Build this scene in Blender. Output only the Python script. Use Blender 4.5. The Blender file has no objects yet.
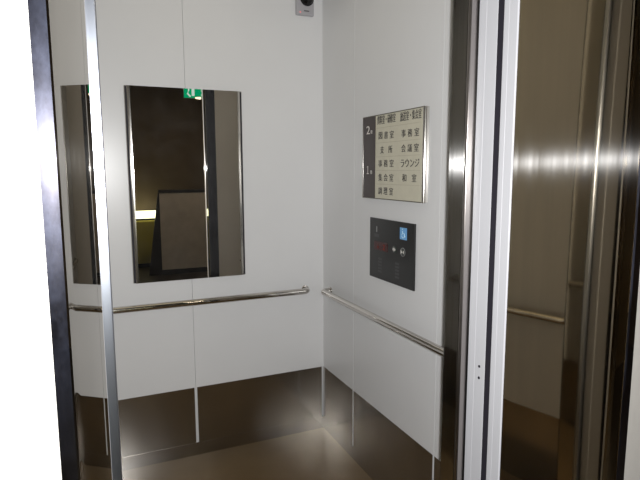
import bpy, bmesh, math
from mathutils import Vector, Matrix
C = bpy.context.scene.collection
SC = bpy.context.scene

# ------------------------------------------------------------ dimensions (metres)
XL, XR = -0.34, 1.208          # cab side walls
YF, YB = 1.138, 2.696          # cab front return / back wall
CAM = Vector((0, 0, 1.5))
HY = 0.66                      # landing wall face
H_CAB, H_HALL, H_DOOR = 2.5, 2.95, 2.28

# ------------------------------------------------------------ materials
def new_mat(name):
    m = bpy.data.materials.new(name); m.use_nodes = True
    nt = m.node_tree; nt.nodes.clear()
    out = nt.nodes.new('ShaderNodeOutputMaterial')
    return m, nt, out

def N(nt, t, **kw):
    n = nt.nodes.new(t)
    for k, v in kw.items():
        if k in n.inputs: n.inputs[k].default_value = v
        else: setattr(n, k, v)
    return n

def noise(nt, scale, stretch=(1, 1, 1), detail=4, rough=.6):
    tc = N(nt, 'ShaderNodeTexCoord'); mp = N(nt, 'ShaderNodeMapping')
    mp.inputs['Scale'].default_value = stretch
    nt.links.new(tc.outputs['Object'], mp.inputs['Vector'])
    nz = N(nt, 'ShaderNodeTexNoise'); nz.inputs['Scale'].default_value = scale
    nz.inputs['Detail'].default_value = detail; nz.inputs['Roughness'].default_value = rough
    nt.links.new(mp.outputs[0], nz.inputs['Vector'])
    return nz

def ramp(nt, src, p0, c0, p1, c1):
    r = N(nt, 'ShaderNodeValToRGB')
    r.color_ramp.elements[0].position = p0; r.color_ramp.elements[0].color = (*c0, 1)
    r.color_ramp.elements[1].position = p1; r.color_ramp.elements[1].color = (*c1, 1)
    nt.links.new(src, r.inputs[0]); return r

def paint(name, col, rough=.4, var=.04, scale=6, spec=.5, bump=0, coat=0, stretch=(1, 1, 1)):
    m, nt, out = new_mat(name)
    p = N(nt, 'ShaderNodeBsdfPrincipled')
    nz = noise(nt, scale, stretch)
    r = ramp(nt, nz.outputs['Fac'], .3, [c * (1 - var) for c in col], .7, [min(1, c * (1 + var)) for c in col])
    nt.links.new(r.outputs[0], p.inputs['Base Color'])
    p.inputs['Roughness'].default_value = rough
    p.inputs['Specular IOR Level'].default_value = spec
    p.inputs['Coat Weight'].default_value = coat
    p.inputs['Coat Roughness'].default_value = .08
    if bump:
        b = N(nt, 'ShaderNodeBump'); b.inputs['Strength'].default_value = bump
        b.inputs['Distance'].default_value = .002
        n2 = noise(nt, 90)
        nt.links.new(n2.outputs['Fac'], b.inputs['Height']); nt.links.new(b.outputs[0], p.inputs['Normal'])
    nt.links.new(p.outputs[0], out.inputs[0])
    return m

def steel(name, col, r1=.04, r2=.16, aniso=.8, mix=.2, var=.08, tang=(0, 0, 1), smudge=0, smudge_sheen_col=(.5, .5, .6), wave=0, bcol=None, srough=.45, hair=.5):
    """sharp polished lobe + brushed lobe streaking across the hairline"""
    m, nt, out = new_mat(name)
    nz = noise(nt, 5, (1, 1, .6))
    r = ramp(nt, nz.outputs['Fac'], .3, [c * (1 - var) for c in col], .7, [min(1, c * (1 + var)) for c in col])
    def metal(rough, an, flat=None):
        g = N(nt, 'ShaderNodeBsdfAnisotropic'); g.distribution = 'GGX'
        g.inputs['Roughness'].default_value = rough; g.inputs['Anisotropy'].default_value = an
        cv = N(nt, 'ShaderNodeCombineXYZ')
        for i in range(3): cv.inputs[i].default_value = tang[i]
        nt.links.new(cv.outputs[0], g.inputs['Tangent'])
        fr = N(nt, 'ShaderNodeFresnel'); fr.inputs['IOR'].default_value = 1.45
        mx = N(nt, 'ShaderNodeMixRGB'); mx.inputs[2].default_value = (1, 1, 1, 1)
        nt.links.new(fr.outputs[0], mx.inputs[0])
        if flat: mx.inputs[1].default_value = (*flat, 1)
        else: nt.links.new(r.outputs[0], mx.inputs[1])
        nt.links.new(mx.outputs[0], g.inputs['Color'])
        return g
    a = metal(r1, 0); b = metal(r2, aniso, bcol)
    mx = N(nt, 'ShaderNodeMixShader'); mx.inputs[0].default_value = mix
    nt.links.new(a.outputs[0], mx.inputs[1]); nt.links.new(b.outputs[0], mx.inputs[2])
    # fine vertical hairline variation in how much is brushed
    hz = noise(nt, 60, (1, 1, .02), 3)
    hr = ramp(nt, hz.outputs['Fac'], .3, [mix * (1 - hair)] * 3, .7, [min(1, mix * (1 + hair))] * 3)
    nt.links.new(hr.outputs[0], mx.inputs[0])
    if wave:
        wz = noise(nt, 3.2, (1, 1, .5), 1)
        bp = N(nt, 'ShaderNodeBump'); bp.inputs['Strength'].default_value = 1; bp.inputs['Distance'].default_value = wave
        nt.links.new(wz.outputs['Fac'], bp.inputs['Height'])
        nt.links.new(bp.outputs[0], a.inputs['Normal']); nt.links.new(bp.outputs[0], b.inputs['Normal'])
    last = mx
    if smudge:
        d = N(nt, 'ShaderNodeBsdfAnisotropic'); d.inputs['Roughness'].default_value = srough
        d.inputs['Color'].default_value = (*smudge_sheen_col, 1)
        sz = noise(nt, 14, (1, 1, .6), 6, .7)
        sr = ramp(nt, sz.outputs['Fac'], .42, (smudge * .12,) * 3, .66, (smudge,) * 3)
        m2 = N(nt, 'ShaderNodeMixShader')
        nt.links.new(sr.outputs[0], m2.inputs[0]); nt.links.new(mx.outputs[0], m2.inputs[1]); nt.links.new(d.outputs[0], m2.inputs[2])
        last = m2
    nt.links.new(last.outputs[0], out.inputs[0])
    return m

def glow(name, col, s):
    m, nt, out = new_mat(name)
    e = N(nt, 'ShaderNodeEmission'); e.inputs[0].default_value = (*col, 1); e.inputs[1].default_value = s
    nt.links.new(e.outputs[0], out.inputs[0]); return m

def mirror_mat():
    m, nt, out = new_mat('mirror_glass')
    g = N(nt, 'ShaderNodeBsdfAnisotropic'); g.inputs['Roughness'].default_value = .0
    g.inputs['Color'].default_value = (.80, .79, .76, 1)
    d = N(nt, 'ShaderNodeBsdfDiffuse'); d.inputs[0].default_value = (.7, .7, .72, 1)
    sz = noise(nt, 8, (1, 1, 1), 8, .75)
    sr = ramp(nt, sz.outputs['Fac'], .45, (.004,) * 3, .8, (.035,) * 3)
    mx = N(nt, 'ShaderNodeMixShader')
    nt.links.new(sr.outputs[0], mx.inputs[0]); nt.links.new(g.outputs[0], mx.inputs[1]); nt.links.new(d.outputs[0], mx.inputs[2])
    nt.links.new(mx.outputs[0], out.inputs[0]); return m

M = {}
M['cab_white'] = paint('white_wall_panel', (.74, .74, .74), .3, .012, 3, .5)
M['return_panel'] = paint('return_panel_beige', (.72, .66, .58), .3, .02, 3, .5)
M['olive'] = paint('olive_lit_wall', (.42, .36, .08), .5, .05, 3)  # lamplight on the far hall wall, put into the colour
M['rail_dark'] = paint('dark_sign_edge', (.12, .11, .08), .4)
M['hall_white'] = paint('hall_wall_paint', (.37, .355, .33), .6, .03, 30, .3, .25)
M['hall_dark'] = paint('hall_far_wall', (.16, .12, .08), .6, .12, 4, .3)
M['hall_ceiling'] = paint('hall_ceiling_paint', (.3, .28, .25), .7, .04, 8, .2)
M['hall_floor'] = paint('hall_floor_vinyl', (.07, .06, .05), .3, .1, 5, .4)
M['cab_ceiling'] = paint('cab_ceiling_paint', (.55, .53, .48), .5, .02, 5)
M['floor'] = paint('cab_floor_vinyl', (.14, .09, .040), .22, .08, 5, .25, 0, .2)
M['door_paint'] = paint('door_edge_paint', (.50, .50, .52), .35, .015, 4, .5)
M['dark_gap'] = paint('dark_gap', (.012, .01, .016), .7)
M['jamb'] = steel('polished_jamb_steel', (.84, .70, .48), .03, .36, .87, .038, .05, bcol=(.5, .49, .48))
M['jamb_left'] = steel('left_jamb_steel', (.50, .47, .42), .015, .25, .8, .008, .05)  # same steel as the right jamb, darker tone and fainter streak
M['dim_nose_steel'] = steel('dim_nose_steel', (.46, .42, .40), .18, .30, .4, .5, .04)  # column steel in a darker tone for the right nose, off the flash
M['dark_strip_steel'] = steel('near_black_steel', (.035, .035, .04), .1, .2, .5, .2, .05)
M['jamb_face'] = steel('smudge_reflection_face', (.42, .40, .48), .05, .19, 0, .05, .2, smudge=.034, smudge_sheen_col=(.40, .44, .62), srough=.42)  # smudged steel with a bluish reflection painted into its tint
M['return_steel'] = steel('front_return_steel', (.46, .44, .40), .05, .30, .86, .14, .06, bcol=(.55, .54, .53))
M['kick'] = steel('brushed_kick_steel', (.42, .395, .36), .17, .26, .5, .18, .15, wave=.004, hair=.12)
M['chrome'] = steel('polished_rail_steel', (.60, .57, .53), .05, .15, .3, .12, .04, tang=(1, 0, 0))
M['lit_nose'] = steel('lit_nose_steel', (.50, .54, .62), .3, .34, .3, .5, .03)  # same column steel, brighter tone for the flash-facing left nose
M['trim_steel'] = steel('sign_trim_steel', (.62, .60, .56), .15, .2, .6, .4, .04)
M['mirror'] = mirror_mat()
M['sign_beige'] = paint('sign_board_beige', (.60, .57, .45), .35, .03, 20)
M['sign_brown'] = paint('sign_board_brown', (.035, .022, .02), .35, .05, 20)
M['rule'] = paint('sign_rule', (.44, .40, .30), .4)
M['ink'] = paint('sign_ink', (.03, .025, .025), .5)
M['white_ink'] = paint('white_ink', (.75, .72, .68), .5)
M['black_panel'] = paint('black_acrylic', (.022, .022, .022), .28, .05, 10, .4)
M['grey_mark'] = paint('grey_marking', (.06, .06, .062), .5)
M['light_mark'] = paint('light_marking', (.30, .30, .30), .5)
M['display'] = paint('display_red', (.05, .006, .006), .25)
M['digit'] = glow('display_digit', (.5, .10, .07), .28)
M['blue'] = paint('blue_sticker', (.17, .43, .78), .4, .03)
M['blue_ink'] = paint('blue_sticker_symbol', (.55, .78, .9), .4)
M['button'] = paint('dark_button', (.035, .045, .038), .3)
M['lens'] = paint('black_lens', (.006, .006, .006), .12, .02, 5, .5)
M['camera_grey'] = paint('camera_housing_grey', (.42, .41, .43), .35, .03)
M['red_led'] = glow('camera_led', (1, .35, .35), .75)
M['partition'] = paint('partition_board', (.55, .48, .39), .5, .1, 6)
M['partition_dark'] = paint('partition_dark_edge', (.025, .022, .02), .4)
M['exit_green'] = glow('exit_sign_green', (.0, .42, .17), .8)
M['exit_white'] = glow('exit_sign_white', (.8, .95, .85), .8)
M['exit_case'] = paint('exit_sign_case', (.35, .36, .33), .4)
M['lamp_warm'] = glow('warm_bulb', (1, .8, .55), 2.2)
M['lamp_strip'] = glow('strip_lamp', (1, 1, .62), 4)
M['cab_lamp'] = glow('cab_ceiling_diffuser', (1, .88, .62), .60)
M['hall_fill'] = glow('hall_fill_diffuser', (1, .85, .65), 22)

# ------------------------------------------------------------ mesh helpers
def link(name, bm, mat, parent=None, bevel=0, smooth=False, seg=2, angle=35):
    bmesh.ops.recalc_face_normals(bm, faces=bm.faces)
    me = bpy.data.meshes.new(name); bm.to_mesh(me); bm.free()
    o = bpy.data.objects.new(name, me); C.objects.link(o)
    mats = mat if isinstance(mat, (list, tuple)) else [mat]
    for m in mats: me.materials.append(m)
    if parent: o.parent = parent; o.matrix_parent_inverse = parent.matrix_basis.inverted()
    if smooth or bevel:
        for p in me.polygons: p.use_smooth = True
        me.set_sharp_from_angle(angle=math.radians(angle))
    if bevel:
        b = o.modifiers.new('bevel', 'BEVEL'); b.width = bevel; b.segments = seg; b.limit_method = 'ANGLE'
        b.angle_limit = math.radians(40); b.harden_normals = True
    return o

def box(bm, x0, x1, y0, y1, z0, z1, mi=0):
    vs = [bm.verts.new((x, y, z)) for z in (z0, z1) for y in (y0, y1) for x in (x0, x1)]
    for f in ((0, 1, 3, 2), (4, 5, 7, 6), (0, 1, 5, 4), (2, 3, 7, 6), (0, 2, 6, 4), (1, 3, 7, 5)):
        bm.faces.new([vs[i] for i in f]).material_index = mi
    return bm

def B(*a): return box(bmesh.new(), *a)

def prism(bm, pts, z0, z1, nz=1):
    """closed XY outline extruded up z, nz slices"""
    rows = [[bm.verts.new((x, y, z0 + (z1 - z0) * k / nz)) for x, y in pts] for k in range(nz + 1)]
    n = len(pts)
    for k in range(nz):
        for i in range(n):
            j = (i + 1) % n
            bm.faces.new((rows[k][i], rows[k][j], rows[k + 1][j], rows[k + 1][i]))
    bm.faces.new(rows[0]); bm.faces.new(rows[-1])
    return bm

def tube(bm, path, r, n=20, cap=True):
    rings = []
    up = None
    for i, p in enumerate(path):
        p = Vector(p)
        t = (Vector(path[min(i + 1, len(path) - 1)]) - Vector(path[max(i - 1, 0)])).normalized()
        if up is None: up = Vector((0, 0, 1)) if abs(t.z) < .9 else Vector((1, 0, 0))
        a = (up - t * up.dot(t)).normalized(); b = t.cross(a)
        rings.append([bm.verts.new(p + r * (math.cos(2 * math.pi * k / n) * a + math.sin(2 * math.pi * k / n) * b)) for k in range(n)])
    for i in range(len(rings) - 1):
        for k in range(n):
            bm.faces.new((rings[i][k], rings[i][(k + 1) % n], rings[i + 1][(k + 1) % n], rings[i + 1][k]))
    if cap: bm.faces.new(rings[0]); bm.faces.new(rings[-1])
    return bm

def lathe(bm, prof, origin, axis, n=24):
    """prof: list of (radius, height along axis)"""
    ax = Vector(axis).normalized()
    u = ax.orthogonal().normalized(); v = ax.cross(u); o = Vector(origin)
    rings = []
    for r, h in prof:
        rings.append([bm.verts.new(o + ax * h + max(r, 1e-5) * (math.cos(2 * math.pi * k / n) * u + math.sin(2 * math.pi * k / n) * v)) for k in range(n)])
    for i in range(len(rings) - 1):
        for k in range(n):
            bm.faces.new((rings[i][k], rings[i][(k + 1) % n], rings[i + 1][(k + 1) % n], rings[i + 1][k]))
    bm.faces.new(rings[0]); bm.faces.new(rings[-1])
    return bm

def struct(name, bm, mat, parent=None, **kw):
    o = link(name, bm, mat, parent, **kw)
    if parent is None: o['kind'] = 'structure'
    return o

def tag(o, label, cat, group=None):
    o['label'] = label; o['category'] = cat
    if group: o['group'] = group
    return o

def thing(name, loc, label, cat, group=None):
    o = bpy.data.objects.new(name, None); C.objects.link(o); o.location = loc
    o.empty_display_size = .1
    return tag(o, label, cat, group)

from mathutils.geometry import tessellate_polygon
def loops_of(me):
    adj = {}
    for e in me.edges:
        i, j = e.vertices; adj.setdefault(i, []).append(j); adj.setdefault(j, []).append(i)
    seen, out = set(), []
    for st in adj:
        if st in seen: continue
        lp_, prev, cur = [], None, st
        while cur not in seen:
            seen.add(cur); lp_.append(me.vertices[cur].co.copy())
            nx = [k for k in adj[cur] if k != prev and k not in seen]
            if not nx: break
            prev, cur = cur, nx[0]
        if len(lp_) > 2: out.append(lp_)
    return out
def loops_from_curve(s):
    cu = bpy.data.curves.new('tmp', 'FONT'); cu.body = s; cu.size = 1; cu.fill_mode = 'NONE'; cu.resolution_u = 4
    t = bpy.data.objects.new('tmp', cu); C.objects.link(t)
    bpy.context.view_layer.update()
    me = bpy.data.meshes.new_from_object(t.evaluated_get(bpy.context.evaluated_depsgraph_get()))
    ls = loops_of(me)
    bpy.data.objects.remove(t); bpy.data.curves.remove(cu); bpy.data.meshes.remove(me)
    return ls
def inside(p, lp_):
    c = False
    for i in range(len(lp_)):
        a, b = lp_[i], lp_[i - 1]
        if (a.y > p.y) != (b.y > p.y) and p.x < (b.x - a.x) * (p.y - a.y) / (b.y - a.y) + a.x: c = not c
    return c
def text_part(name, s, size, mw, mat, parent, depth=.0006, bold=.0, fit=None):
    """printed lettering; every glyph outline is filled by itself, its counters cut out; mw = matrix at the text centre"""
    ls = loops_from_curve(s)
    # contours that lie inside an odd number of others are counters
    outers, holes = [], []
    for i, l in enumerate(ls):
        area_ = sum(l[k - 1].x * l[k].y - l[k].x * l[k - 1].y for k in range(len(l))) / 2
        hosts = [j for j, m in enumerate(ls) if j != i and all(inside(p, m) for p in l[::max(1, len(l) // 6)])]
        if len(hosts) % 2: holes.append((l, hosts))
        else: outers.append((i, l))
    xs = [p.x for l in ls for p in l]; ys = [p.y for l in ls for p in l]
    cx, cy = (min(xs) + max(xs)) / 2, (min(ys) + max(ys)) / 2
    kx = fit[0] / (max(xs) - min(xs)); ky = fit[1] / (max(ys) - min(ys))
    bm = bmesh.new()
    for q, (i, l) in enumerate(outers):
        polys = [l] + [h for h, hs in holes if i in hs]
        flat = [p for pl in polys for p in pl]
        tris = tessellate_polygon([[Vector((p.x, p.y, 0)) for p in pl] for pl in polys])
        for si, sh in enumerate(((0, 0), (bold, 0), (-bold, 0)) if bold else ((0, 0),)):
            vs = [bm.verts.new(mw @ Vector(((p.x - cx) * kx + sh[0], (p.y - cy) * ky, depth + si * 2e-5 + (q % 7) * 1e-5))) for p in flat]
            for t3 in tris:
                try: bm.faces.new([vs[k] for k in t3])
                except ValueError: pass
    me = bpy.data.meshes.new(name); bm.to_mesh(me); bm.free()
    me.materials.append(mat)
    o = bpy.data.objects.new(name, me); C.objects.link(o)
    o.parent = parent; o.matrix_parent_inverse = parent.matrix_basis.inverted()
    return o

# ------------------------------------------------------------ the cab shell
T = .04
SEAM_B = .473                                   # seam in the middle of the back wall
SEAMS_R = (2.322, 1.628)                        # seams of the right wall
G = .0012
def wall_with_seams(axis, face, out, a0, a1, seams, z1):
    """panels with narrow open joints on a backing board; out=+1/-1 direction away from the cab"""
    bm = bmesh.new()
    cuts = [a0] + sorted(seams) + [a1]
    for i in range(len(cuts) - 1):
        u0 = cuts[i] + (G if i else 0); u1 = cuts[i + 1] - (G if i < len(cuts) - 2 else 0)
        w0, w1 = sorted((face, face + out * .012))
        if axis == 'y': box(bm, u0, u1, w0, w1, 0, z1)
        else: box(bm, w0, w1, u0, u1, 0, z1)
    w0, w1 = sorted((face + out * .010, face + out * T))
    if axis == 'y': box(bm, a0, a1, w0, w1, 0, z1)
    else: box(bm, w0, w1, a0, a1, 0, z1)
    return bm
struct('wall_back', wall_with_seams('y', YB, 1, XL - T, XR + T, [SEAM_B], H_CAB), M['cab_white'])
struct('wall_right', wall_with_seams('x', XR, 1, YF, YB, SEAMS_R, H_CAB), M['cab_white'])
struct('wall_left', wall_with_seams('x', XL, -1, YF, YB, SEAMS_R, H_CAB), M['cab_white'])
struct('floor', B(XL - T, XR + T, 1.07, YB + T, -.03, 0), M['floor'])
struct('ceiling', B(XL - T, XR + T, 1.07, YB + T, H_CAB, H_CAB + .03), M['cab_ceiling'])

# stainless kick plates, open joints showing the white panel behind
KZ, KB, KT = .375, .07, .0015
def kick(axis, face, out, a0, a1, slots):
    bm = bmesh.new()
    cuts = []
    u = a0
    for s0, s1 in sorted(slots):
        cuts.append((u, s0)); u = s1
    cuts.append((u, a1))
    w0, w1 = sorted((face, face + out * KT)); v0, v1 = sorted((face, face + out * (.0022 if axis == 'y' else KT)))
    for c0, c1 in cuts:
        if c1 - c0 < .001: continue
        if axis == 'y': box(bm, c0, c1, w0, w1, KB, KZ)
        else: box(bm, w0, w1, c0, c1, KB, KZ)
    if axis == 'y': box(bm, a0, a1, v0, v1, 0, KB)
    else: box(bm, v0, v1, a0, a1, 0, KB)
    return bm
struct('baseboard_back', kick('y', YB, -1, XL, XR, [(SEAM_B - .007, SEAM_B + .007), (XR - .012, XR)]), M['kick'])
struct('baseboard_right', kick('x', XR, -1, YF, YB - .0015, [(s - .006, s + .006) for s in SEAMS_R]), M['kick'])
struct('baseboard_left', kick('x', XL, 1, YF, YB - .0015, [(s - .006, s + .006) for s in SEAMS_R]), M['kick'])

# front return columns of the cab (brushed steel), both sides and header
OX0, OX1 = .0155, .885                          # clear opening between door edges
YN = 1.0625                                     # front of the column noses
for side, s_, e, x1 in (('left', -1, .0352, XL - T), ('right', 1, .865, XR + T)):
    # painted return panel with the steel column on its inner edge
    c = struct('wall_front_' + side, prism(bmesh.new(), [(e + s_ * .075, 1.098), (e + s_ * .075, YF - .003), (x1, YF - .003), (x1, 1.098)], 0, H_CAB), M['return_panel'])
    y0 = YN + .012
    link('column', prism(bmesh.new(), [(e, y0), (e, YF - .003), (e + s_ * .075, YF - .003), (e + s_ * .075, y0)], 0, H_CAB), M['return_steel'], c, bevel=.0035, seg=5)
    x_0, x_1 = sorted((e + s_ * .003, e + s_ * .072))
    link('inner_dark_strip', B(x_0, x_1, YF - .0028, YF, 0, H_CAB), M['dark_strip_steel'], c)  # separate near-black strip over the column's inner face
    nx = sorted((e + s_ * .075, e - s_ * .0008))
    link('nose_trim', B(nx[0], nx[1], YN, YN + .0118, 0, H_CAB), M['lit_nose'] if s_ < 0 else M['dim_nose_steel'], c, bevel=.003, seg=4)
struct('wall_front_header', B(.0362, .864, 1.09, YF, H_DOOR, H_CAB), M['return_steel'])

# ------------------------------------------------------------ doors (slid open) and sills
def door(name, x0, x1, y0, y1, edge, screws=False, alu=False):
    d = struct(name, B(x0, x1, y0, y1, .004, H_DOOR + .02), M['door_paint'], bevel=.003, seg=3)
    s = 1 if edge == 'right' else -1          # side of the slab that shows: right door shows its -X edge
    e = x0 if edge == 'right' else x1
    # raised bead along the edge
    ym = y1 - (y1 - y0) * .42
    w0, w1 = sorted((e - s * .0005, e + s * .001))
    link('edge_strip', B(w0, w1, ym, y1 - .003, .006, H_DOOR + .018), M['door_paint'], d, bevel=.0012)
    if screws:
        for z in (.979, 1.009):
            link('screw', lathe(bmesh.new(), [(.0036, 0), (.0034, .0016), (.0014, .0022), (0, .0012)], (e - s * .0003, y0 + .020, z), (-s, 0, 0), 12), M['dark_gap'], d, smooth=True)
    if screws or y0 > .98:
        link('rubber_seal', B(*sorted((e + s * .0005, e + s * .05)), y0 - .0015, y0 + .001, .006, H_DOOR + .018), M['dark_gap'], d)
    if alu:
        link('edge_trim', prism(bmesh.new(), [(e - .0160, y0 - .0045), (e - .0135, y0 - .0075), (e - .004, y0 - .0075), (e + .0003, y0 - .003), (e + .0003, y0 + .012), (e - .0160, y0 + .012)], .004, H_DOOR + .02), M['lit_nose'], d, bevel=.0015, smooth=True)
    return d
door('door_1', OX1, OX1 + .46, .931, .9762, 'right')
door('door_2', OX1, OX1 + .46, .9929, 1.0596, 'right', screws=True)
door('door_3', OX0 - .46, OX0, .931, .9762, 'left')
door('door_4', OX0 - .46, OX0, .9929, 1.0596, 'left')
def sill(name, y0, y1):
    bm = bmesh.new()
    box(bm, -.5, 1.4, y0, y1, -.03, -.004)
    k = 7; w = (y1 - y0) / k
    for i in range(k): box(bm, -.5, 1.4, y0 + i * w, y0 + (i + .6) * w, -.004, 0)
    return struct(name, bm, M['trim_steel'])
sill('trim_1', .90, .970); sill('trim_2', .975, 1.07)
# dark hoistway lining behind the doors' slot
struct('trim_3', B(1.345, 1.36, .925, 1.06, 0, H_CAB), M['dark_gap'])
struct('trim_4', B(-.445, -.43, .925, 1.06, 0, H_CAB), M['dark_gap'])
struct('trim_5', B(-.43, 1.345, .93, 1.085, H_DOOR + .03, H_DOOR + .06), M['dark_gap'])

# ------------------------------------------------------------ landing frame: curved splayed jambs
YJ = .926
def jamb_curve(x_far, x_near, k, n=16):
    """convex sheet from the far edge (YJ) to the near edge (HY)"""
    pts = []
    for i in range(n + 1):
        t = i / n
        pts.append((x_far + (x_near - x_far) * t + k * 4 * t * (1 - t) * (1 if x_near < x_far else -1), YJ + (HY - YJ) * t))
    return pts
BOW = .0028
cl = jamb_curve(.0148, -.0247, .0018)
cr = []
KEYS = [(0, .16), (.1, .166), (.90, .166), (.95, .38), (1, .62)]
def slope(t):
    for (a0, s0), (a1, s1) in zip(KEYS, KEYS[1:]):
        if t <= a1: return s0 + (s1 - s0) * (t - a0) / (a1 - a0)
    return KEYS[-1][1]
_x, _n = .8840, 80
for i in range(_n + 1):                         # nearly flat sheet, rippled and rolling outwards towards the landing
    t = i / _n
    cr.append((_x, YJ + (HY - YJ) * t))
    _x += (YJ - HY) / _n * slope(t + .5 / _n)
FW = .0195
def jamb(name, curve, s, mat, ripple=0):
    # s=-1: left jamb (body lies to -X), s=+1: right jamb
    bm = bmesh.new()
    near = curve[-1][0]
    outer = near + s * FW
    pts = list(curve[:-1]) + [(near - s * .0006, HY + .006), (near, HY + .0025), (near + s * .0025, HY)] + [(outer, HY), (outer, HY + .02), (outer + s * .001, YJ)]
    prism(bm, pts, 0, H_DOOR, 30 if ripple else 1)
    for v in bm.verts:
        if ripple and v.co.y < HY + .27: v.co.x -= ripple * min(2, ((v.co.z - 1.2) / .5) ** 2) * (YJ - v.co.y)
    me_mat = [mat, M['jamb_face']]
    bm.faces.ensure_lookup_table()
    for f in bm.faces:
        c = f.calc_center_median()
        if abs(c.y - HY) < 1e-4 or (s > 0 and c.y < HY + .004): f.material_index = 1
    return struct(name, bm, me_mat, smooth=True, angle=25)
jamb('trim_6', cl, -1, M['jamb_left'])
jamb('trim_7', cr, 1, M['jamb'], .006)
struct('trim_8', B(-.0442, (cr[-1][0] + FW + .001), HY, YJ, H_DOOR, H_DOOR + .018), M['jamb'])

# ------------------------------------------------------------ the landing (hall)
HXL, HXR, HYB = -2.4, 4.2, -3.6
WR = .005
struct('wall_hall_left', B(HXL, -.0442, HY + WR, YJ, 0, H_HALL), M['hall_white'])
struct('wall_hall_right', B((cr[-1][0] + FW + .001), HXR, HY + WR, YJ, 0, H_HALL), M['hall_white'])
struct('wall_hall_header', B(-.0442, (cr[-1][0] + FW + .001), HY + WR, YJ, H_DOOR + .018, H_HALL), M['hall_white'])
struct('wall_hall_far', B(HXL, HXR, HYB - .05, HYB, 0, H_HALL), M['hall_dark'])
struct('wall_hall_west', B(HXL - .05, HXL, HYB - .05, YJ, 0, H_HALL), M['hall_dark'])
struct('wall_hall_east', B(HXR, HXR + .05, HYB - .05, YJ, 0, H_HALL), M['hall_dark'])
struct('floor_hall', B(HXL - .05, HXR + .05, HYB - .05, .90, -.03, 0), M['hall_floor'])
struct('ceiling_hall', B(HXL - .05, HXR + .05, HYB - .05, YJ, H_HALL, H_HALL + .03), M['hall_ceiling'])

# ------------------------------------------------------------ handrails
def arc_path(p0, corner, p1, r, n=8):
    """straight p0->corner->p1 with a rounded corner"""
    a = (Vector(p0) - Vector(corner)).normalized(); b = (Vector(p1) - Vector(corner)).normalized()
    c = Vector(corner); o = c + a * r + b * r
    out = []
    for i in range(n + 1):
        th = math.pi / 2 * i / n
        out.append(tuple(o - b * r * math.cos(th) - a * r * math.sin(th)))
    return out
def handrail(name, wall_axis, face, out, a0, a1, z, label):
    off = .046; R = .0165
    def P(u, w): return (u, face + out * w, z) if wall_axis == 'y' else (face + out * w, u, z)
    loc = P((a0 + a1) / 2, 0)
    t = thing(name, loc, label, 'handrail')
    path = [P(a0, .003)] + arc_path(P(a0, 0), P(a0, off), P(a1, off), .024)
    nseg = 12
    for i in range(1, nseg): path.append(P(a0 + .03 + (a1 - a0 - .06) * i / nseg, off))
    path += arc_path(P(a0, off), P(a1, off), P(a1, 0), .024) + [P(a1, .003)]
    link('tube', tube(bmesh.new(), path, R, 24), M['chrome'], t, smooth=True, angle=60)
    ax = (0, out, 0) if wall_axis == 'y' else (out, 0, 0)
    for u in (a0, a1):
        link('mounting_flange', lathe(bmesh.new(), [(.0225, 0), (.0225, .003), (.020, .006), (.016, .007)], P(u, 0), ax), M['chrome'], t, smooth=True)
    return t
RZ = .842
handrail('handrail', 'y', YB, -1, -.27, 1.096, RZ, 'straight steel handrail on the back wall, running below the mirror')
handrail('handrail', 'x', XR, -1, 1.25, 2.600, RZ, 'steel handrail on the right wall, below the black button panel')
handrail('handrail', 'x', XL, 1, 1.25, 2.60, RZ, 'handrail on the left wall, seen only reflected in the right door jamb')

# ------------------------------------------------------------ wall mirror
mx0, mx1, mz0, mz1 = .190, .754, .957, 1.898
MY = YB - .015
TILT = -.45
t = thing('wall_mirror', ((mx0 + mx1) / 2, YB, mz0), 'tall rectangular mirror with shiny rounded side edges on the back wall', 'mirror')
ew = .026
link('backing', B(mx0 + .004, mx1 - .004, MY + .002, YB, mz0 + .003, mz1 - .003), M['dark_gap'], t)
link('mirror_glass', B(mx0 + ew, mx1 - ew, MY, MY + .0018, mz0, mz1), M['mirror'], t)
for s, (e0, e1) in ((-1, (mx0, mx0 + ew)), (1, (mx1 - ew, mx1))):
    bm = bmesh.new(); pr = []
    n = 10
    for i in range(n + 1):       # rounded edge rolling back to the wall
        a = math.pi / 2 * i / n
        w = ew * math.sin(a); d = .013 * (1 - math.cos(a))
        pr.append(((e1 - ew + w) if s > 0 else (e0 + ew - w), MY + d))
    pr.append((pr[-1][0], MY + .0135)); pr.append((pr[0][0], MY + .0135))
    link('side_edge', prism(bm, pr, mz0, mz1), M['trim_steel'], t, smooth=True)
link('screw', lathe(bmesh.new(), [(.005, 0), (.004, .002), (0, .0025)], (mx1 - .028, MY, 1.035), (0, -1, 0), 14), M['chrome'], t, smooth=True)

t.rotation_euler.z = math.radians(TILT)

# ------------------------------------------------------------ directory sign (right wall)
def RW(y, z, off=0):
    """matrix on the right wall, text reads for someone facing the wall"""
    m = Matrix(((0, 0, -1, XR - off), (-1, 0, 0, y), (0, 1, 0, z), (0, 0, 0, 1)))
    return m
sy0, sy1, sz0, sz1 = 1.708, 2.204, 1.377, 1.738
SD = .018
t = thing('directory_sign', (XR, (sy0 + sy1) / 2, sz0), 'beige floor directory with dark brown column and Japanese room names', 'sign')
link('board', B(XR - SD + .002, XR, sy0 + .014, sy1 - .006, sz0, sz1), M['sign_beige'], t, bevel=.001)
link('floor_column', B(XR - SD, XR - SD + .004, 2.088, sy1 - .008, sz0, sz1), M['sign_brown'], t)
for yy, w in ((sy0, .020), (sy1 - .010, .010)):
    bm = bmesh.new(); n = 14
    pr = [(XR - (SD + .002) * math.sin(math.pi * i / n) ** .6, yy + w / 2 - w / 2 * math.cos(math.pi * i / n)) for i in range(n + 1)]
    link('side_trim', prism(bm, pr, sz0 - .002, sz1 + .002), M['trim_steel'], t, smooth=True)
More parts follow.
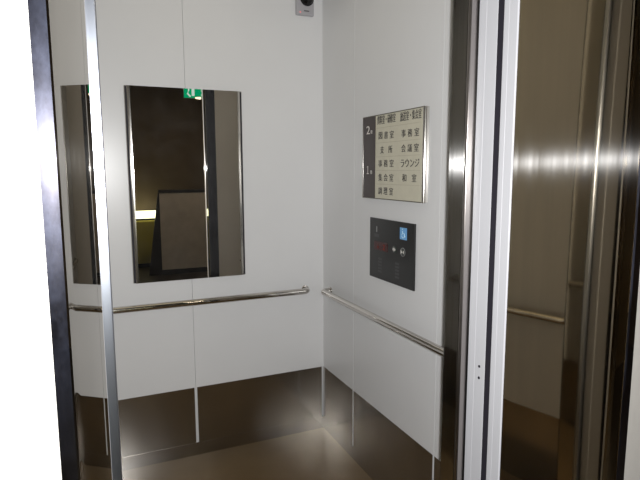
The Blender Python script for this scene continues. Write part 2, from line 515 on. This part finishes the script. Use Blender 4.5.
for z in (sz1, sz0 - .003):
    link('edge_trim', B(XR - SD - .001, XR, sy0 + .006, sy1 - .004, z, z + .003), M['rail_dark'], t)
rowz = [1.717, 1.650, 1.5885, 1.530, 1.4695, 1.411]
for i in range(5):
    zz = (rowz[i] + rowz[i + 1]) / 2
    link('rule_line', B(XR - SD + .0012, XR - SD + .0022, sy0 + .03, 2.08, zz - .0006, zz + .0006), M['rule'], t)
off = SD - .0016
BO = .0008
def label_row(s, yc, z, w, h):
    return text_part('lettering', s, .04, RW(yc, z, off), M['ink'], t, fit=(w, h), bold=BO)
label_row('資料室・研修室', 1.997, rowz[0], .150, .037)
label_row('放送室・集会室', 1.811, rowz[0] - .001, .150, .037)
def spaced(s, yc, z, pitch, w=.031, h=.031):
    n = len(s)
    for i, ch in enumerate(s):
        text_part('lettering', ch, .04, RW(yc - (i - (n - 1) / 2) * pitch, z, off), M['ink'], t, fit=(w, h), bold=BO)
spaced('図書室', 1.9965, rowz[1], .0465); spaced('事務室', 1.812, rowz[1] - .002, .047)
spaced('支所', 1.994, rowz[2], .068); spaced('会議室', 1.812, rowz[2], .046)
spaced('事務室', 1.9955, rowz[3], .0475)
label_row('ラウンジ', 1.8105, rowz[3] - .001, .132, .032)
spaced('集会室', 1.995, rowz[4], .046); spaced('和室', 1.8135, rowz[4], .071)
spaced('調理室', 1.9955, rowz[5], .0465)
off = SD + .0003
for num, yc_, z in (('2', 2.150, 1.681), ('１', 2.151, 1.502)):
    text_part('floor_number', num, .04, RW(yc_, z, off), M['white_ink'], t, fit=(.030 if num == '2' else .016, .036), bold=.0012)
    text_part('floor_character', '階', .02, RW(2.119, z - .010, off), M['white_ink'], t, fit=(.016, .016), bold=.0003)

# ------------------------------------------------------------ operating panel (right wall)
py0, py1, pz0, pz1 = 1.780, 2.146, 1.011, 1.286
PD = .008
pn = thing('button_panel', (XR, (py0 + py1) / 2, pz0), 'low black elevator button panel with blue wheelchair sticker under the directory', 'control panel')
link('face_plate', B(XR - PD, XR, py0, py1, pz0, pz1), M['black_panel'], pn, bevel=.0015)
def pu(u, v): return (py1 - u * (py1 - py0), pz1 - v * (pz1 - pz0))     # u to the reader's right, v down
def plate(name, u, v, w, h, mat, d=.0008, parent=pn, base=PD, bev=0):
    y, z = pu(u, v)
    return link(name, B(XR - base - d, XR - base + .0005, y - w / 2, y + w / 2, z - h / 2, z + h / 2), mat, parent, bevel=bev)
plate('white_mark', .175, .18, .007, .026, M['light_mark']); plate('caption', .175, .285, .042, .014, M['grey_mark'])
disp = plate('floor_display', .278, .45, .118, .038, M['display'], .001)
y, z = pu(.215, .455); text_part('digit', '↓', .03, RW(y, z, PD + .0012), M['digit'], disp, fit=(.014, .022))
y, z = pu(.355, .455); text_part('digit', '2', .03, RW(y, z, PD + .0012), M['digit'], disp, fit=(.018, .024))
st = plate('wheelchair_sticker', .778, .173, .052, .050, M['blue'], .0012)
yc, zc = pu(.778, .173)
def lp(pts, r, name, mat, parent, offd):
    return link(name, tube(bmesh.new(), [(XR - offd, yc - a, zc + b) for a, b in pts], r, 8), mat, parent, smooth=True)
wheel = [(.009 * math.cos(a) - .001, .009 * math.sin(a) - .009) for a in [math.radians(x) for x in range(120, 391, 15)]]
lp(wheel, .0018, 'wheel_symbol', M['blue_ink'], st, PD + .0012)
lp([(-.005, .011), (-.004, .001), (.007, .001), (.012, -.013), (.016, -.011)], .002, 'figure_symbol', M['blue_ink'], st, PD + .0012)
link('head_symbol', lathe(bmesh.new(), [(.0036, 0), (.0036, .001)], (XR - PD - .001, yc + .006, zc + .018), (-1, 0, 0), 14), M['blue_ink'], st)
def button(u, v, r, name, cap, txt, mat, fit):
    y, z = pu(u, v)
    b = link(name, lathe(bmesh.new(), [(r, 0), (r, .0018), (r - .0015, .0028), (0, .0028)], (XR - PD, y, z), (-1, 0, 0), 28), cap, pn, smooth=True)
    if txt: text_part('arrow_symbol', txt, .02, RW(y, z, PD + .003), mat, b, fit=fit)
    return b
button(.596, .445, .016, 'open_button', M['button'], '◀▶', M['white_ink'], (.026, .018))
ring_y, ring_z = pu(.775, .455)
b = button(.775, .455, .016, 'close_button', M['button'], '▶◀', M['white_ink'], (.024, .018))
link('button_ring', tube(bmesh.new(), [(XR - PD - .0015, ring_y + .0175 * math.cos(math.radians(a)), ring_z + .0175 * math.sin(math.radians(a))) for a in range(0, 361, 12)], .0011, 6), M['light_mark'], b, smooth=True)
for u, v0, v1 in ((.26, .66, .87), (.655, .66, .875)):
    for i in range(5):
        plate('caption_line', u, v0 + (v1 - v0) * i / 4, .032, .009, M['grey_mark'], .0004)

# ------------------------------------------------------------ security camera high on the back wall
cx0, cx1, cz0, cz1 = 1.052, 1.151, 2.303, 2.445
cm = thing('security_camera', ((cx0 + cx1) / 2, YB, cz0), 'small grey security camera with black dome high on the back wall', 'camera')
link('housing', B(cx0, cx1, YB - .022, YB, cz0, cz1), M['camera_grey'], cm, bevel=.006, seg=4)
dome = [(.036 * math.cos(math.pi / 2 * i / 10), .028 * math.sin(math.pi / 2 * i / 10)) for i in range(11)]
link('lens_dome', lathe(bmesh.new(), [(.0385, -.0005), (.0385, .003)] + dome, (1.110, YB - .022, 2.388), (0, -1, 0), 32), M['lens'], cm, smooth=True)
link('indicator_light', lathe(bmesh.new(), [(.0045, 0), (.004, .001), (0, .0015)], (1.073, YB - .022, 2.317), (0, -1, 0), 14), M['red_led'], cm, smooth=True)
bm = bmesh.new()
for i in range(5): box(bm, 1.094 + i * .006, 1.0985 + i * .006, YB - .0226, YB - .0218, 2.322, 2.328)
link('lettering', bm, M['ink'], cm)

# ------------------------------------------------------------ ceiling light of the cab
cl_ = thing('ceiling_light', (.473, 1.95, H_CAB), 'square warm ceiling light of the elevator cab', 'ceiling light')
link('frame', prism(bmesh.new(), [(.473 + .42 * a, 1.95 + .42 * b) for a, b in ((-1, -1), (1, -1), (1, 1), (-1, 1))], H_CAB - .022, H_CAB), M['camera_grey'], cl_, bevel=.003)
link('diffuser', B(.473 - .39, .473 + .39, 1.95 - .39, 1.95 + .39, H_CAB - .03, H_CAB - .0215), M['cab_lamp'], cl_)

# ------------------------------------------------------------ things in the hall
hl = thing('ceiling_light', (1.4, -1.4, H_HALL), 'unseen warm ceiling light added to brighten the dim hall', 'ceiling light')  # out-of-view lamp, added to brighten the hall
link('frame', B(1.1, 1.7, -1.56, -1.24, H_HALL - .03, H_HALL), M['camera_grey'], hl, bevel=.003)
link('diffuser', B(1.12, 1.68, -1.54, -1.26, H_HALL - .036, H_HALL - .029), M['hall_fill'], hl)

PY = -2.55
pt = thing('partition', (1.44, PY, 0), 'grey-brown partition board with dark top rail out in the hall', 'partition')
link('panel', B(.885, 2.05, PY - .03, PY, .07, 1.19), M['partition'], pt)
link('top_rail', B(.875, 2.07, PY - .04, PY + .01, 1.19, 1.235), M['partition_dark'], pt, bevel=.004)
link('base', B(.865, 2.07, PY - .04, PY + .01, 0, .07), M['partition_dark'], pt, bevel=.004)
bm = bmesh.new()
f = [(.885, 1.19), (.885, 0), (.70, 0), (.867, 1.19)]
a = [bm.verts.new((x, PY - .03, z)) for x, z in f]; b_ = [bm.verts.new((x, PY, z)) for x, z in f]
bm.faces.new(a); bm.faces.new(b_)
for i in range(4): bm.faces.new((a[i], a[(i + 1) % 4], b_[(i + 1) % 4], b_[i]))
link('side_brace', bm, M['partition_dark'], pt)

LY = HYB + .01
cb = thing('lit_wall_panel', (.43, LY + .01, 0), 'added low olive panel standing in for the lamp-lit hall wall', 'lit_wall_panel')  # added box, its olive colour paints the lamp's light on the wall
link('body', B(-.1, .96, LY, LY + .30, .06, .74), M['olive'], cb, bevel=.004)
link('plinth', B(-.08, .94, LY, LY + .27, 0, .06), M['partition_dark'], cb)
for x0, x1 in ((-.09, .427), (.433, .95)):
    d = link('panel_front', B(x0, x1, LY + .30, LY + .318, .07, .73), M['olive'], cb, bevel=.003)
wl = thing('strip_lamp', (.43, LY + .2, .74), 'bright yellowish strip lamp lying along the added olive panel', 'lamp')
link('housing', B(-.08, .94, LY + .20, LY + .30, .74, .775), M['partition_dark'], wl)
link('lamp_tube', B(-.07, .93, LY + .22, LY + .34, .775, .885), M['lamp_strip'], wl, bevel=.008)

EY = -1.5
ex = thing('exit_sign', (1.24, EY, 2.39), 'green emergency exit sign hanging from the hall ceiling', 'sign')
link('case', B(1.115, 1.37, EY - .03, EY, 2.40, 2.60), M['exit_case'], ex, bevel=.006)
link('face', B(1.12, 1.365, EY - .001, EY + .003, 2.405, 2.595), M['exit_green'], ex)
link('door_symbol', B(1.215, 1.25, EY + .0025, EY + .005, 2.43, 2.57), M['exit_white'], ex)
link('running_figure', tube(bmesh.new(), [(1.20, EY + .004, 2.42), (1.165, EY + .004, 2.455), (1.18, EY + .004, 2.50), (1.17, EY + .004, 2.56)], .010, 8), M['exit_white'], ex, smooth=True)
link('lamp', lathe(bmesh.new(), [(.055, 0), (.05, .012), (.0, .022)], (1.30, EY + .06, 2.405), (0, 0, -1), 20), M['lamp_warm'], ex, smooth=True)
link('lamp_bracket', B(1.26, 1.34, EY, EY + .11, 2.405, 2.412), M['exit_case'], ex)
link('hanger', B(1.23, 1.25, EY - .022, EY - .008, 2.60, H_HALL), M['exit_case'], ex)

# ------------------------------------------------------------ lights
def area(name, loc, direction, size, power, col=(1, 1, 1), shape='DISK'):
    l = bpy.data.lights.new(name, 'AREA'); l.shape = shape; l.size = size; l.energy = power; l.color = col
    o = bpy.data.objects.new(name, l); C.objects.link(o); o.location = loc
    o.rotation_euler = Vector(direction).to_track_quat('-Z', 'Y').to_euler(); return o
area('flash_lamp', (.025, .0, 1.53), (.38, .9, -.10), .022, 38.0, (1, 1, 1.0))

w = bpy.data.worlds.new('world'); SC.world = w; w.use_nodes = True
w.node_tree.nodes['Background'].inputs[0].default_value = (.03, .027, .025, 1)
w.node_tree.nodes['Background'].inputs[1].default_value = .3

# ------------------------------------------------------------ camera
cd = bpy.data.cameras.new('camera'); cd.sensor_width = 36; cd.lens = 530 / 640 * 36
cam = bpy.data.objects.new('camera', cd); C.objects.link(cam)
R = Matrix(((0.91476358, 0.05600934, -0.40008818), (-0.40397022, 0.11711586, -0.90724415), (-0.00395748, 0.99153761, 0.12975943)))
cam.matrix_world = Matrix.Translation(CAM) @ R.to_4x4()
cd.clip_start = .02
SC.camera = cam
SC.view_settings.view_transform = 'Standard'; SC.view_settings.look = 'None'
SC.view_settings.gamma = 1; SC.view_settings.use_curve_mapping = False
SC.view_settings.exposure = 0
SC.cycles.caustics_reflective = False
